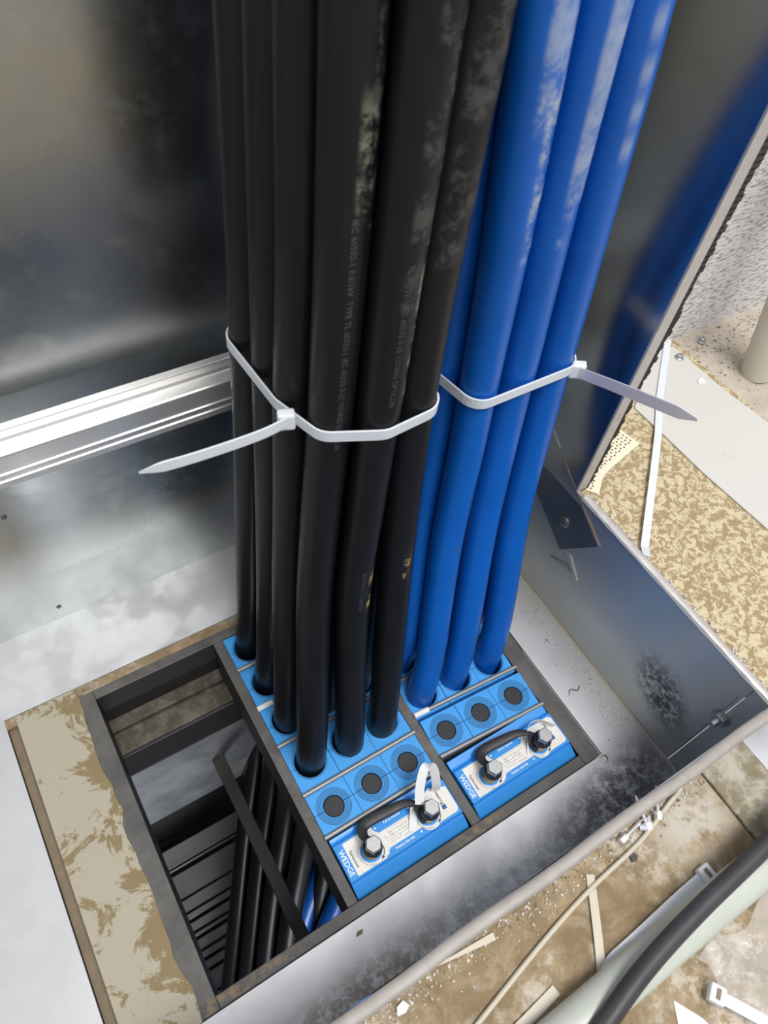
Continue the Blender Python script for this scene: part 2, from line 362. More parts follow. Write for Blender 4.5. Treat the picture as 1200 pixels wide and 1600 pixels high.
# rail on the back sheet
rail = thing('mounting_rail', 'bright aluminium channel rail standing off the back sheet, left of the cables', 'rail', (0, 378, 257))
prof = [(-20, 40), (-26.5, 40), (-27, 39), (-27, 33), (-28, 30.5), (-39, 30.5), (-40.3, 29.5), (-40.5, 28), (-40.5, 13.5), (-42, 12.5), (-42, 11), (-40.6, 10), (-40.6, 6.5), (-42, 5.5), (-42.4, .6), (-41.6, 0), (-38, 0), (-37, 26), (-25, 28), (-23, 36.5), (-20, 37)]
link('profile', P(prof, -449, 317, lambda y, z, x: (x, y, z)), 'alu', rail, bevel=.35)
for x in (-330, 250): link('spacer', B((x-12, x+12, -37.5, -.2, 2, 24)), 'alu', rail, bevel=.6)
for k, (x, z) in enumerate(((-132.7, 178), (-128.4, 21.7))):
    tag(link('rivet', LT([(2.4, 0), (2.2, -.8), (1.1, -1.5)], (x, 378, z), 12, 'y'), 'bolt_dark'), ('small dark rivet in the back sheet just under the rail', 'small dark rivet low on the back sheet near the bottom fold')[k], 'rivet')
nb = thing('hex_nut', 'galvanised bolt end with nut on the right sheet near the front corner', 'nut', (tl(0, 121), -48, 121))
link('nut', LT([(7.6, 0), (7.6, -5), (6.6, -6)], seg=6, axis='x'), 'bolt', nb); link('washer', LT([(8.2, -.2), (8.2, -1.4)], axis='x'), 'bolt', nb)
link('thread', LT([(3.4, 0), (3.4, -12), (2.6, -13)], seg=14, axis='x'), 'bolt', nb, smooth=True)
# diagonal strap plate on the right sheet
br = thing('brace_plate', 'dark steel strap plate riveted diagonally on the right sheet', 'plate', (322, 168, 140))
fx = lambda y, z, x: (x, y-168, z-140)
link('plate', P([(159, 102), (125.5, 152), (262, 240), (292, 190)], -3.6, -.5+3.0, fx), plain('blued_plate', (.27, .28, .30), .32, .85, .2, 50), br, bevel=.3)
link('raw_edge', P([(125.5, 152), (124, 154.2), (196, 201), (198, 198.6)], -4.2, -.6, fx), plain('copper_edge', (.42, .30, .22), .4, .5), br)
link('raw_edge', P([(208, 206), (206, 209.5), (250, 238), (252, 234)], -4.2, -.6, fx), 'lip', br)
link('rivet', LT([(6.2, 0), (6, -1.6), (4.4, -3), (1.8, -3.8)], (-3.6, 0, 0), 20, 'x'), 'bolt_dark', br, smooth=True)
link('reflection_strip', P([(152, 106), (147, 108), (127, 88), (132, 86)], -2.4, 1.5, fx), 'lip', br)  # reflection on the sheet below the plate, shaped as a solid strip
tag(link('wire_pin', T([(321.5, 167, 78), (320, 150, 86), (321, 134, 91)], .8, seg=8), 'bolt', smooth=True), 'thin steel pin lying against the right sheet below the strap plate', 'pin')
# ------------------------------------------------------------------ filled strip round the frame
strip = thing('floor_board', 'long cream epoxy-stained board left of the open frame cell', 'board', (-172, 144, -2))
bmx = bmesh.new()
edge = [(-199.6-172*0, -10.6), (-199.6, 297.4)] + [(-145.0+random.uniform(-1.6, 1.8)+2*math.sin(i*.9) if 0 < i < 24 else -145, 297.4-i*308/24) for i in range(25)]
prism(bmx, [(x+172, y-144) for x, y in edge], 2.02, 2.9)
link('top', bmx, None or 'board', strip, bevel=.5)
# board material is laid out in world millimetres, so keep the mesh at world coordinates
me = strip.children[0].data
for v in me.vertices: v.co += Vector((-172*K, 144*K, -2*K))
strip.children[0].location = Vector((172*K, -144*K, 2*K))
struct('trim_3', B((-209, -199.8, -10.8, 297.8, -12, -7)), 'brown_edge')
struct('trim_5', B((-199.7, -149.3, -10.8, 297.8, -12, -.3)), 'brown_edge')
struct('trim_4', B((-209, 270.4, 288.6, 297.8, -10, -1.6)), M['brown_floor'])
bm = bmesh.new(); prism(bm, [(-208.9, 297), (-208.9, -11), (-205, -11), (-203, 297)], -7, -3)
# ------------------------------------------------------------------ the transit frame
G = 10; H = 278; X0 = {0: -130, 1: 0, 2: 130}
fr = thing('cable_transit_frame', 'dark grey steel frame with three long openings set in the sheet metal floor', 'frame', (60, 139, 0))
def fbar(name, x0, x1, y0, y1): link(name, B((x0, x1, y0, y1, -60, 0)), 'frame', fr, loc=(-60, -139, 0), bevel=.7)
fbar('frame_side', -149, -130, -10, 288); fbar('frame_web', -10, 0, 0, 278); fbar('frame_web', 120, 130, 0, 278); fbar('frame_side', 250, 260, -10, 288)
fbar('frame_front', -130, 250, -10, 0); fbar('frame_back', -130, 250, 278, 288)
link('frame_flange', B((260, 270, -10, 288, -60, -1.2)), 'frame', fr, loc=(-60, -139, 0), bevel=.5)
# the object coordinates of these parts must match world millimetres for the rust marks
for c_ in fr.children:
    for v in c_.data.vertices: pass
# ------------------------------------------------------------------ modules
def half_bm(w_, h, r, sgn, depth=58, seg=20):
    """half of a split sealing module: block with a half round hollow"""
    bm = bmesh.new(); g = .28
    arc = [(r*math.cos(math.pi*j/seg), r*math.sin(math.pi*j/seg)+g) for j in range(seg+1)]
    W = w_/2-.22; Hh = h/2-.22; out = []
    for j in range(seg+1):
        a = math.pi*j/seg; cx, cy = math.cos(a), math.sin(a)
        k = min(W/abs(cx) if abs(cx) > 1e-6 else 1e9, Hh/abs(cy) if abs(cy) > 1e-6 else 1e9); out.append((cx*k, max(cy*k, 0)+(g if cy*k < g else 0)))
    corner = math.atan2(Hh, W)
    def V(p, z): return bm.verts.new((p[0]*K, p[1]*sgn*K, z*K))
    at, ab = [V(p, 0) for p in arc], [V(p, -depth) for p in arc]; ot, ob = [V(p, -.0) for p in out], [V(p, -depth) for p in out]
    ct = {0: V((W, Hh), 0), 1: V((-W, Hh), 0)}; cb = {0: V((W, Hh), -depth), 1: V((-W, Hh), -depth)}
    for j in range(seg):
        a0, a1 = math.pi*j/seg, math.pi*(j+1)/seg; hit = None
        if a0 < corner < a1-1e-9: hit = 0
        if a0 < math.pi-corner < a1-1e-9: hit = 1
        if hit is None:
            bm.faces.new((at[j], ot[j], ot[j+1], at[j+1])); bm.faces.new((ot[j], ob[j], ob[j+1], ot[j+1]))
        else:
            bm.faces.new((at[j], ot[j], ct[hit], ot[j+1], at[j+1])); bm.faces.new((ot[j], ob[j], cb[hit], ct[hit])); bm.faces.new((ct[hit], cb[hit], ob[j+1], ot[j+1]))
        bm.faces.new((at[j+1], ab[j+1], ab[j], at[j]))
    bm.faces.new((at[0], ab[0], ob[0], ot[0])); bm.faces.new((ot[-1], ob[-1], ab[-1], at[-1]))
    return bm
def make_module(h, plugged, hole=14.6):
    t = thing('sealing_module', '', 'module')
    r = 9.75 if plugged else hole
    for s in (1, -1): link('module_half', half_bm(40, h, r, s), 'module' if plugged else 'module_open', t)
    if plugged: link('plug', LT([(r-.35, -58), (r-.35, -1.1), (r-1.1, -.6)], seg=28), 'plug', t)
    return t
protos = {}
def module(x, y, h, plugged, rot, label, group=None, z=-.6):
    key = (round(h, 1), plugged)
    if key not in protos: t = protos[key] = make_module(h, plugged)
    else:
        src = protos[key]; t = src.copy(); COL.objects.link(t)
        for c_ in list(src.children):
            d = c_.copy(); COL.objects.link(d); d.parent = t
    t.location = Vector((x, y, z))*K; t.rotation_euler[2] = rot
    t['label'] = label; t['category'] = 'module'
    if group: t['group'] = group
    elif 'group' in t: del t['group']
    return t
mid_y = [57.5, 99, 150.3, 193, 238.5, 277.8]
rt_y = [63, 103.5, 150, 191, 234, 277.8]
pos = ('left', 'middle', 'right')
row_names = ('', 'front cable row', 'second cable row', 'third cable row', 'rearmost cable row')
for col_, ys, cname, tilt in ((1, mid_y, 'middle opening', 0), (2, rt_y, 'right opening', -.056)):
    ncab = 5 if col_ == 1 else 3
    for r_ in range(5):
        h = ys[r_+1]-ys[r_]-.6; yc = (ys[r_]+ys[r_+1])/2
        tl_ = tilt if r_ < 2 else 0
        for k in range(3):
            plug = (r_ == 0) or r_ >= ncab
            y = yc-(k-1)*40*math.tan(-tl_) if tl_ else yc
            hh = h-(2.4 if tl_ else 0)
            if r_ == 0:
                side = ('leftmost', 'middle', 'rightmost')[k]
                lab = '%s blue module with round black plug, beside the wedge in the %s' % (side, cname)
                grp = None
            elif (r_ == 1) or (k == 0 and col_ == 1):
                lab = 'blue module round the %s cable of the %s, %s' % (pos[k], row_names[r_], cname); grp = None
            else:
                lab = 'blue module hidden behind the cable bundle in the %s' % cname; grp = 'modules behind the cables of the %s' % cname
            m_ = module(X0[col_]+20+40*k, y, hh, plug, tl_, lab, grp, z=(-.6 if r_ else .2)-random.uniform(0, .7))
for m_ in protos.values(): pass
# stay plates: thin plates with a round bead along the visible edge
def stay(x0, y, label, skew=0, wrap=False, group=None):
    t = thing('stay_plate', label, 'plate', (x0+60, y, 0), skew, group)
    link('bead', T([(-60.8+i*121.6/12, 0, 1.9) for i in range(13)], 2.25, seg=14), 'steel_bar', t, smooth=True, bevel=0)
    link('plate', B((-59, 59, -.28, .28, -56, 0)), 'steel_bar', t)
    if wrap: link('tape_wrap', T([(-60.9+i*2.0, 0, 1.9) for i in range(9)], 2.75, seg=10), 'paper', t)
    return t
stay(0, 57.5, 'round-edged steel bar between the wedge and the plugged modules of the middle opening')
stay(0, 99, 'steel bar between the plugged modules and the front black cables')
stay(0, 150.3, 'steel bar behind the front black cables, only its left end showing')
stay(0, 193, 'short visible end of steel bar with whitish flakes, left of the black cables', wrap=True)
stay(0, 238.5, 'rearmost steel bar end left of the black cables')
stay(130, 62.6, 'steel bar between the wedge and the plugged modules of the right opening', -.056)
stay(130, 108.4, 'steel bar in front of the blue cables with a paper-wrapped left end', -.063, True)
for y in (150, 191, 234): stay(130, y, 'steel bar hidden behind the blue cables', 0, group='bars behind the blue cables')
# ------------------------------------------------------------------ wedges
def wedge(x0, dy, wl, label, tagkind):
    t = thing('wedge_clamp', label, 'clamp', (x0, dy, 0))
    pr = [(1, -50), (1, -5), (2.4, -3), (12.2, 1.6), (12.8, .8), (13.6, .8), (14.2, 4.0), (15, 4.4), (47, 4.4), (48, 3.6), (49.4, 1.2), (50.4, .8), (51.2, 1.6), (wl-3.5, 2.4), (wl-2.7, 0), (wl-2.7, -50)]
    link('body', P(pr, 1.2, 118.6, lambda y, z, x: (x, y, z)), 'blue_plastic', t, bevel=.35)
    zs = 4.42
    out = [(9.5, 16), (9.5, 45.5), (38, 45.5), (40, 40), (43, 37.2), (74, 37.2), (77, 40), (79, 45.5), (114, 45.5), (117.2, 43), (117.2, 19), (115, 17)] if tagkind != 'torn' else \
          [(9.5, 16), (9.5, 45.5), (38, 45.5), (40, 40), (43, 37.2), (74, 37.2), (77, 40), (84, 45.5), (98, 45.5), (102, 48), (105, 44.5), (109, 46.3), (112, 43), (117.2, 41), (117.2, 20), (115, 17)]
    out += [(101, 17)] + [(89+12.8*math.cos(a), 27.6+12.8*math.sin(a)) for a in [math.radians(d) for d in (-58, -75, -90, -105, -120)]] + [(79, 21.6), (45, 21.6), (41, 18.2), (38, 16)]
    bm = P(out, zs, zs+.12); link('sticker', bm, 'sticker', t)
    zt = zs+.16
    def word(txt, size, f, mat, sp=1.0, name='printed_word'):
        bm = bmesh.new(); text_bm(bm, txt, size, f, sp); return link(name, bm, mat, t, kind='stuff')
    word('WEDGE', 6.6, lambda u, v: (5.4+v, 30-u, zt), 'ink_white')
    for s_, yy in (('Position this side', 18.6), ('Pull to remove', 42.6)):
        word(s_, 3.1, lambda u, v: (59+u, yy+v, zt), 'ink_white', .95)
        for xx in (59-17.5, 59+17.5):
            sg = 1 if yy < 30 else -1; bm = bmesh.new()
            bm.faces.new([bm.verts.new((a_*K, b_*K, zt*K)) for a_, b_ in ((xx-1.3, yy+sg*1.1), (xx+1.3, yy+sg*1.1), (xx, yy-sg*1.1))])
            link('printed_arrow', bm, 'ink_white', t)
    word('Galvanized', 3.5, lambda u, v: (12.9+v, 30-u, zt), 'ink')
    word('Roxtec', 4.6, lambda u, v: (106-v, 35.6+u, zt), 'ink')
    for cx in (29, 89):
        bm = bmesh.new()
        ring = [(11.3, -8-i*6) for i in range(8)]+[(10.4, -50), (11.8, -66), (13.2, -50)]+[(12.1, -8-i*6) for i in range(7, -1, -1)]
        bm.faces.new([bm.verts.new(((cx+r*math.cos(math.radians(a_)))*K, (28+r*math.sin(math.radians(a_)))*K, zt*K)) for r, a_ in ring])
        link('printed_arrow', bm, 'ink', t)
        def cf(u, v, cx=cx):
            a_ = math.radians(-160)-u/11.6; r = 11.6+v; return (cx+r*math.cos(a_), 28+r*math.sin(a_), zt)
        word('Tighten alternately to 20 Nm', 2.1, cf, 'ink_grey', 1.08)
    bm = bmesh.new()
    # small assembly drawing between the bolts
    def ln(x0_, y0_, x1_, y1_, w_=.28):
        d = Vector((x1_-x0_, y1_-y0_)); n_ = Vector((-d.y, d.x)).normalized()*w_/2
        bm.faces.new([bm.verts.new((q[0]*K, q[1]*K, zt*K)) for q in ((x0_+n_.x, y0_+n_.y), (x1_+n_.x, y1_+n_.y), (x1_-n_.x, y1_-n_.y), (x0_-n_.x, y0_-n_.y))])
    for x, y, X, Y in ((46, 30, 70, 30), (46, 27.5, 70, 27.5), (46, 30, 46, 33), (50, 36, 72, 36), (50, 33.4, 72, 33.4), (50, 33.4, 50, 36), (72, 33.4, 72, 36), (48, 25, 58, 25), (58, 25, 60, 27.5), (62, 24.5, 72, 24.5), (62, 23.4, 72, 23.4), (66, 27.5, 69, 33.4), (54, 27.5, 51, 33.4), (60, 30, 60, 33.4)): ln(x, y, X, Y, .35)
    for cx_, cy_ in ((52, 31.6), (64, 31.6)):
        for i in range(10):
            a0, a1 = i*.628, (i+1)*.628; ln(cx_+1.5*math.cos(a0), cy_+1.5*math.sin(a0), cx_+1.5*math.cos(a1), cy_+1.5*math.sin(a1), .3)
    link('printed_diagram', bm, 'ink_grey', t, kind='stuff')['label'] = 'grey line drawing of the clamp'
    link('logo_square', P([(104, 24.2), (104, 28.4), (108.2, 28.4), (108.2, 24.2)], zs+.12, zs+.2), 'ink_blue', t)
    link('logo_notch', P([(104.3, 24.4), (105.4, 24.4), (105.4, 26.2), (104.3, 26.2)], zs+.2, zs+.26), 'ink', t)
    for cx in (29, 89):
        lean = (1.5, 2.5) if cx == 29 else (.8, 2)
        b = link('bolt', LT([(3.9, 4), (3.9, 30)], (cx, 28, 0), 20), 'bolt_dark', t, smooth=True)
        link('recess_ring', LT([(9.8, 4.3), (9.8, 4.9), (9.0, 5.1)], (cx, 28, 0), 30), 'blue_plastic', b)
        link('washer', LT([(7.7, 5), (7.7, 6.4), (7.2, 6.8)], (cx, 28, 0), 28), 'washer', b)
        link('sleeve', LT([(6.1, 6.6), (6.1, 12), (5.4, 12.4), (5.6, 24), (5.2, 25)], (cx, 28, 0), 6 if cx == 29 else 24), 'bolt_dark', b)
        link('hex_head', LT([(7.4, 24.5), (7.6, 25), (7.6, 30.6), (6.9, 31.6), (6.6, 31.8)], (cx, 28, 0), 6), 'bolt', b, rotz=0)
    # rubber strap looped round both bolts under the heads
    sp = catmull([(31.5, 33, 20), (29, 36, 19), (27.6, 39.5, 16), (30, 46, 13), (38, 49, 12), (58, 47.5, 13), (74, 45, 15), (83, 38, 18), (86, 33, 20)], 6)
    st = link('rubber_strap', T(sp, 3.9, seg=14, ry=1.5, ref=(0, 0, 1), taper=lambda u: .55+.75*math.sin(min(1, max(0, u*1.25-.12))*math.pi)), 'rubber', t, smooth=True)
    for cx in (29, 89):
        link('loop', T([(cx+7.3*math.cos(a*math.pi/12), 28+7.3*math.sin(a*math.pi/12), 20) for a in range(24)], 1.7, seg=8, ry=3.6, closed=True), 'rubber', st, smooth=True)
    link('flap', T(catmull([(80, 36, 20), (81, 33.5, 14), (82.5, 28, 9), (84, 24, 7)], 4), 3.4, seg=10, ry=2.2, ref=(0, 0, 1)), 'rubber', st, smooth=True)
    def ribbon(name, pts, wd, mat='paper', label=None, ref=(0, 1, 0)):
        o = link(name, T(catmull(pts, 6), 1, sec=STRAP(wd, .28), ref=ref), mat, t)
        if label: o['label'] = label
        return o
    return t, ribbon
w1, rb = wedge(0, 0, 57.5, 'blue WEDGE compression clamp with torn white label and curled paper tongue, middle opening', 'torn')
rb('paper_tongue', [(83, 36.5, 22), (88, 46, 30), (97, 56, 40), (104, 58, 42), (107, 53, 36), (106.5, 44, 20), (106, 42, 8)], 8.2, ref=(1.0, -.45, .3), label='curled white paper tongue')
rb('paper_tongue', [(79, 38.5, 15), (76, 33, 8), (72, 27, 6), (69, 23, 5.2)], 6.5, ref=(1, -.3, .1), label='torn lower piece of white paper')
w2, rb = wedge(130, 0, 62, 'blue WEDGE compression clamp with flat white paper loop round its right bolt, right opening', 'whole')
w2.rotation_euler[2] = 0
rb('paper_tongue', [(80, 36, 14), (83, 43, 15), (90, 46.5, 16), (99, 45, 15), (107, 39, 12), (113, 34, 8)], 6.5, ref=(0, 0, 1), label='white paper loop with tiny print')
rb('paper_tongue', [(80.5, 38, 14), (78, 32, 8), (73.5, 25, 5.4)], 1.4, ref=(1, -.3, .1), label='narrow edge of white paper')
# ------------------------------------------------------------------ cables
Z = [0, 60, 180, 280, 370, 460, 540, 600]
def ex(top, dx, dy): return [(top[0]+dx*.5, top[1]+dy*.5, 700), (top[0]+dx*1.4, top[1]+dy*1.4, 860), (top[0]+dx*2.2, top[1]+dy*2.2, 1000)]
XS = {'c1': [24, 30, 42, 51, 58, 63, 67, 69], 'c2': [24, 31, 46, 54, 60, 64, 68, 71], 'c3': [21, 28, 45, 55, 61, 66, 69, 71], 'c4': [22, 30, 50, 62, 70, 73, 75, 76],
      'c5': [61, 66, 81, 92, 97, 98, 99.5, 101], 'c6': [97, 104, 121, 126, 125, 125, 126, 128],
      'b1': [147, 158, 180, 191, 190, 180, 167, 158], 'b2': [187, 197, 218, 226, 224, 211, 198, 190], 'b3': [231, 240, 256, 263, 259, 244, 228, 216]}
YS = {'c4': [126, 140, 180, 196, 203, 205, 208, 210], 'c5': [122, 136, 172, 186, 191, 192, 193, 195], 'b': [129, 142, 182, 200, 206, 203, 198, 195]}
YS['c3'] = [171]+[a+b for a, b in zip(YS['c4'][1:], [42, 32, 28.5, 28.5, 28.5, 28.5, 28.5])]
YS['c2'] = [218]+[a+b for a, b in zip(YS['c4'][1:], [84, 64, 57, 57, 57, 57, 57])]
YS['c1'] = [263]+[a+b for a, b in zip(YS['c4'][1:], [125, 96, 86, 86, 86, 86, 86])]
YS['c6'] = [122, 136, 172, 188, 193, 195, 196, 198]
def cable(xs, ys, kind, label, mat, group, n, gap=0):
    top = [(x, y, z) for x, y, z in zip(xs, ys, Z)]
    x, y = xs[0], ys[0]
    if kind == 'black':
        k = n
        low = [(x-235-k*4, y-330+k*3, -740), (x-130-k*3, y-180+k*2, -560), (x-56-k*2, y-70, -410), (x-12, y-14, -270), (x-1, y-3, -140)]
    else: low = [(x-290, y-330, -700), (x-240, y-225, -560), (x-180, y-130, -440), (x-92, y-62, -320), (x-14, y-14, -190), (x-2, y-2, -120)]
    pts = catmull(low+top+ex(top[-1], 4 if kind == 'black' else -8, 3), 6)
    o = link('power_cable', T(pts, 13.9, seg=32, uv=True), mat, smooth=True)
    tag(o, label, 'cable', group); return o, pts
def A(d): return (d % 360)/360
mats = {
 'c1': cable_mat('black_sheath_a', BLK, [], (.2, .2, .2), .33), 'c3': cable_mat('black_sheath_b', BLK, [], (.2, .2, .2), .36),
 'c4': cable_mat('black_sheath_c', BLK, [(A(262), A(300), .515, .560, 1.2, .75, CH), (A(285), A(312), .50, .62, 3, .4, (.12, .12, .11))], (.25, .25, .25), .36),
 'c5': cable_mat('black_sheath_d', BLK, [(A(255), A(318), .470, .66, 2.0, .4, (.14, .135, .125)), (A(300), A(330), .385, .50, 1.5, .85, CH), (A(292), A(320), .185, .222, 1.2, .8, TAN)], (.25, .25, .25), .40),
 'c6': cable_mat('black_sheath_e', BLK, [(A(230), A(330), .48, .70, 1.6, .4, (.13, .125, .115)), (A(262), A(290), .20, .225, 1.6, .7, TAN)], (.25, .25, .25), .40),
 'b1': cable_mat('blue_sheath_a', BLU, [(A(243), A(318), .535, .80, .7, .62, CB), (A(272), A(318), .455, .56, 1.3, .85, (.42, .46, .48)), (A(255), A(275), .150, .190, 1.6, .7, (.05, .06, .06))], (.3, .4, .5), .34),
 'b2': cable_mat('blue_sheath_b', BLU, [(A(250), A(316), .49, .80, .35, .68, CB), (A(252), A(280), .462, .495, 1.0, .6, CB), (A(250), A(262), .50, .51, 0, 0, CB)], (.3, .4, .5), .34),
 'b3': cable_mat('blue_sheath_c', BLU, [(A(252), A(280), z0, z0+.010, 0, .62, CB) for z0 in (.508, .528, .548, .570)], (.3, .4, .5), .34),
 'b0': cable_mat('blue_sheath_d', BLU, [], (.2, .3, .5), .36)}
GB, GU = 'black power cables in the strapped bundle', 'blue power cables in the strapped bundle'
c4o = None; paths = {}
spec = [('c4', 'c4', 'c4', 'big front black cable nearest the wedge, with chalk patch and grey lettering', 'c4', 3),
        ('c5', 'c5', 'c5', 'black cable in the middle of the front row, dusty smear above and tan stain below', 'c5', 2),
        ('c6', 'c6', 'c6', 'black cable at the right of the front row, next to the blue cables', 'c6', 1),
        ('c3', 'c3', 'c3', 'black cable directly behind the big front one, third from the left edge of the bundle', 'c3', 3),
        ('c2', 'c2', 'c2', 'second black cable from the left edge of the bundle', 'c1', 3),
        ('c1', 'c1', 'c1', 'leftmost and rearmost black cable, against the back sheet side', 'c1', 3)]
for key, xk, yk, lab, mt, n in spec: o, paths[key] = cable(XS[xk], YS[yk], 'black', lab, mats[mt], GB, n)
for i, (r_, yk) in enumerate((('c3', 'c3'), ('c2', 'c2'), ('c1', 'c1'))):
    for j, c_ in ((1, 'c5'), (2, 'c6')):
        xs = [XS[c_][k]+(XS[r_][k]-XS['c4'][k])*(1 if k else 0) for k in range(8)]; xs[0] = 60+(j-1)*38
        ys = [YS[yk][0]]+[a+(b-c)*.9 for a, b, c in zip(YS[yk][1:], YS[c_][1:], YS['c4'][1:])]
        cable(xs, ys, 'black', 'black cable hidden inside the bundle behind the front row', mats['c1'], GB, 3-j)
for key, lab in (('b1', 'front left blue cable with a wide pale smear on its upper right side'), ('b2', 'middle blue cable of the front three, long pale streak at the top'),
                 ('b3', 'rightmost blue cable with a row of square pale marks near the top')):
    o, paths[key] = cable(XS[key], YS['b'], 'blue', lab, mats[key], GU, 0)
for key, dx in (('b1', -7), ('b2', -5), ('b3', -4)):
    ys = [171]+[y+29 for y in YS['b'][1:]]
    cable([x+dx*(1 if i else 0) for i, x in enumerate(XS[key])], ys, 'blue', 'blue cable in shadow between the black bundle and the front left blue cable' if key == 'b1' else 'blue cable hidden behind the front blue row', mats['b0'], GU if key == 'b1' else 'hidden blue cables', 0)
def cable_text(s, size, key, zt, ang, parent_name):
    """lettering bent round a cable, reading downwards from height zt"""
    pts = [p for p in paths[key] if 0 <= p.z <= 700]; bm = bmesh.new()
    def at(z):
        for a, b in zip(pts, pts[1:]):
            if a.z <= z <= b.z: k = (z-a.z)/(b.z-a.z); return a+(b-a)*k
        return pts[-1]
    def f(u, v):
        z = zt-u; p = at(z); a = math.radians(ang)+v/14.05; tg = (at(z+4)-at(z-4)).normalized()
        s_ = (Vector((1, 0, 0))-tg*tg.x).normalized(); u_ = tg.cross(s_).normalized()
        return p+(s_*math.cos(a)+u_*math.sin(a))*14.05
    text_bm(bm, s, size, f, 1.05, 'LEFT'); return bm
byk = {o['label'][:18]: o for o in COL.objects if o.name.startswith('power_cable')}
for s, size, key, zt, ang in (('IEC 60502-1 0.6/1kV  TYPE TL 60332-1 IEC 60332-3-22 YOUNG OPTICON', 4.6, 'c4', 506, 262), ('TL 60332-1 IEC 60332-3-22 YOUNG OPTICON', 4.6, 'c5', 485, 264), ('IEC 60502-1 TL 60332-1', 4.2, 'c5', 225, 266)):
    lab = [s_[3] for s_ in spec if s_[0] == key][0]
    par = [o for o in COL.objects if o.get('label') == lab][0]
    link('printed_lettering', cable_text(s, size, key, zt, ang, None), 'cable_print', par)['label'] = 'faint grey lettering down the cable'
# ------------------------------------------------------------------ cable ties
def hull(pts):
    pts = sorted(set(pts)); f = lambda o, a, b: (a[0]-o[0])*(b[1]-o[1])-(a[1]-o[1])*(b[0]-o[0])
    def hf(ps):
        h = []
        for p in ps:
            while len(h) > 1 and f(h[-2], h[-1], p) <= 0: h.pop()
            h.append(p)
        return h[:-1]
    return hf(pts)+hf(pts[::-1])
def interp(vals, z):
    for i in range(7):
        if Z[i] <= z <= Z[i+1]: k = (z-Z[i])/(Z[i+1]-Z[i]); return vals[i]+(vals[i+1]-vals[i])*k
def loop_pts(cents, z, r):
    ps = [(round(x+r*math.cos(a*math.pi/14), 3), round(y+r*math.sin(a*math.pi/14), 3)) for x, y in cents for a in range(28)]
    h = hull(ps); out = []
    for i in range(len(h)):
        a, b = Vector(h[i]), Vector(h[(i+1) % len(h)]); n_ = max(1, int((b-a).length/6))
        out += [(*(a+(b-a)*k/n_), z) for k in range(n_)]
    return out
def tie(label, cents, z, head, hd, tailpts, w_tail=7.6, zt=0):
    t = thing('cable_tie', label, 'cable tie', (cents[0][0], cents[0][1], z))
    off = (-cents[0][0], -cents[0][1], -z)
    link('strap', T(loop_pts(cents, z, 15.1), 1, sec=STRAP(8.6, 1.3), closed=True), 'nylon', t, loc=off, bevel=.3)
    d = Vector(hd).normalized(); hp = Vector(head); up = Vector((0, 0, 1)); s = d.cross(up)
    bm = bmesh.new(); vs = []
    for a in (-6, 6):
        for b in (-6.4, 6.4):
            for c_ in (-3.4, 3.8): vs.append(bm.verts.new((hp+d*a*.9+up*b+s*c_)*K))
    for f in ((0, 1, 3, 2), (4, 6, 7, 5), (0, 4, 5, 1), (2, 3, 7, 6), (0, 2, 6, 4), (1, 5, 7, 3)): bm.faces.new([vs[i] for i in f])
    link('head', bm, 'nylon', t, loc=off, bevel=1.4)
    tp = catmull(tailpts, 8)
    link('tail', T(tp, 1, sec=STRAP(w_tail, 1.2), taper=lambda u: 1 if u < .86 else max(.22, 1-(u-.86)/.14*.8)), 'nylon', t, loc=off, bevel=.3)
    return t
def cen(keys, z): return [(interp(XS[k], z), interp(YS[y], z)) for k, y in keys]
tie('white cable tie round the black cables, its tail pointing left', cen((('c4', 'c4'), ('c5', 'c5'), ('c6', 'c6'), ('c1', 'c1'), ('c2', 'c2'), ('c3', 'c3')), 368)+[(113, 268)], 368,
    (45, 212, 370), (1, -.35, 0), [(44, 208, 372), (22, 205, 373), (-16, 207, 372), (-46, 211, 371)], 8)
bc = cen((('b1', 'b'), ('b2', 'b'), ('b3', 'b')), 340); bc += [(x-5, y+29) for x, y in bc]
tie('white cable tie round the blue cables, its tail curving to the right', bc, 340, (272.5, 190, 337), (.8, -.6, .1), [(272, 186, 337), (262, 152, 359), (252, 112, 383), (247, 80, 400)], 8)
# ------------------------------------------------------------------ shaft below the left cell
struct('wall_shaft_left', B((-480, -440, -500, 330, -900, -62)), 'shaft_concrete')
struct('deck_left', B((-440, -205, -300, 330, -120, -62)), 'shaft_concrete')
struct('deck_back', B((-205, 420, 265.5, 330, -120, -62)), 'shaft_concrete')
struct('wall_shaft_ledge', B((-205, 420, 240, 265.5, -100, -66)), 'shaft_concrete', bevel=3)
tag(link('support_channel', B((-205, 420, 236.5, 239.8, -118, -64.5), (-205, 420, 236.5, 262, -121, -118)), 'dark_steel', bevel=.6), 'dark steel channel under the concrete ledge inside the open cell', 'channel')
tag(link('lining_sheet', B((-205, 300, 243, 244.5, -330, -121.2)), 'shaft_sheet'), 'grey sheet metal lining below the channel in the open cell', 'sheet')
tag(link('support_bar', B((-48, -33, -120, 243, -222, -216)), plain('bar_brown_black', (.03, .027, .025), .5, .4), bevel=.5), 'dark flat bar crossing deep under the open cell', 'bar')
tray = thing('cable_tray', 'ribbed grey metal tray far down in the shaft', 'tray', (-90, 180, -720))
ty = 305
for i, (wd, zz) in enumerate(((34, 0), (6, 8), (42, -6), (22, 0), (12, 6), (16, 0), (8, 6), (18, 0), (12, 6), (14, 0), (30, -6), (40, 2))):
    link('slat', B((-320, 120, ty-wd+3, ty, zz-3, zz)), 'shaft_sheet', tray, loc=(90, -180, 0), bevel=.6); ty -= wd+2
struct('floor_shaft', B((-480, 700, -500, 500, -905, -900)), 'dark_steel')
struct('wall_shaft_back', B((-480, 700, 330, 340, -900, -62)), 'dark_steel')
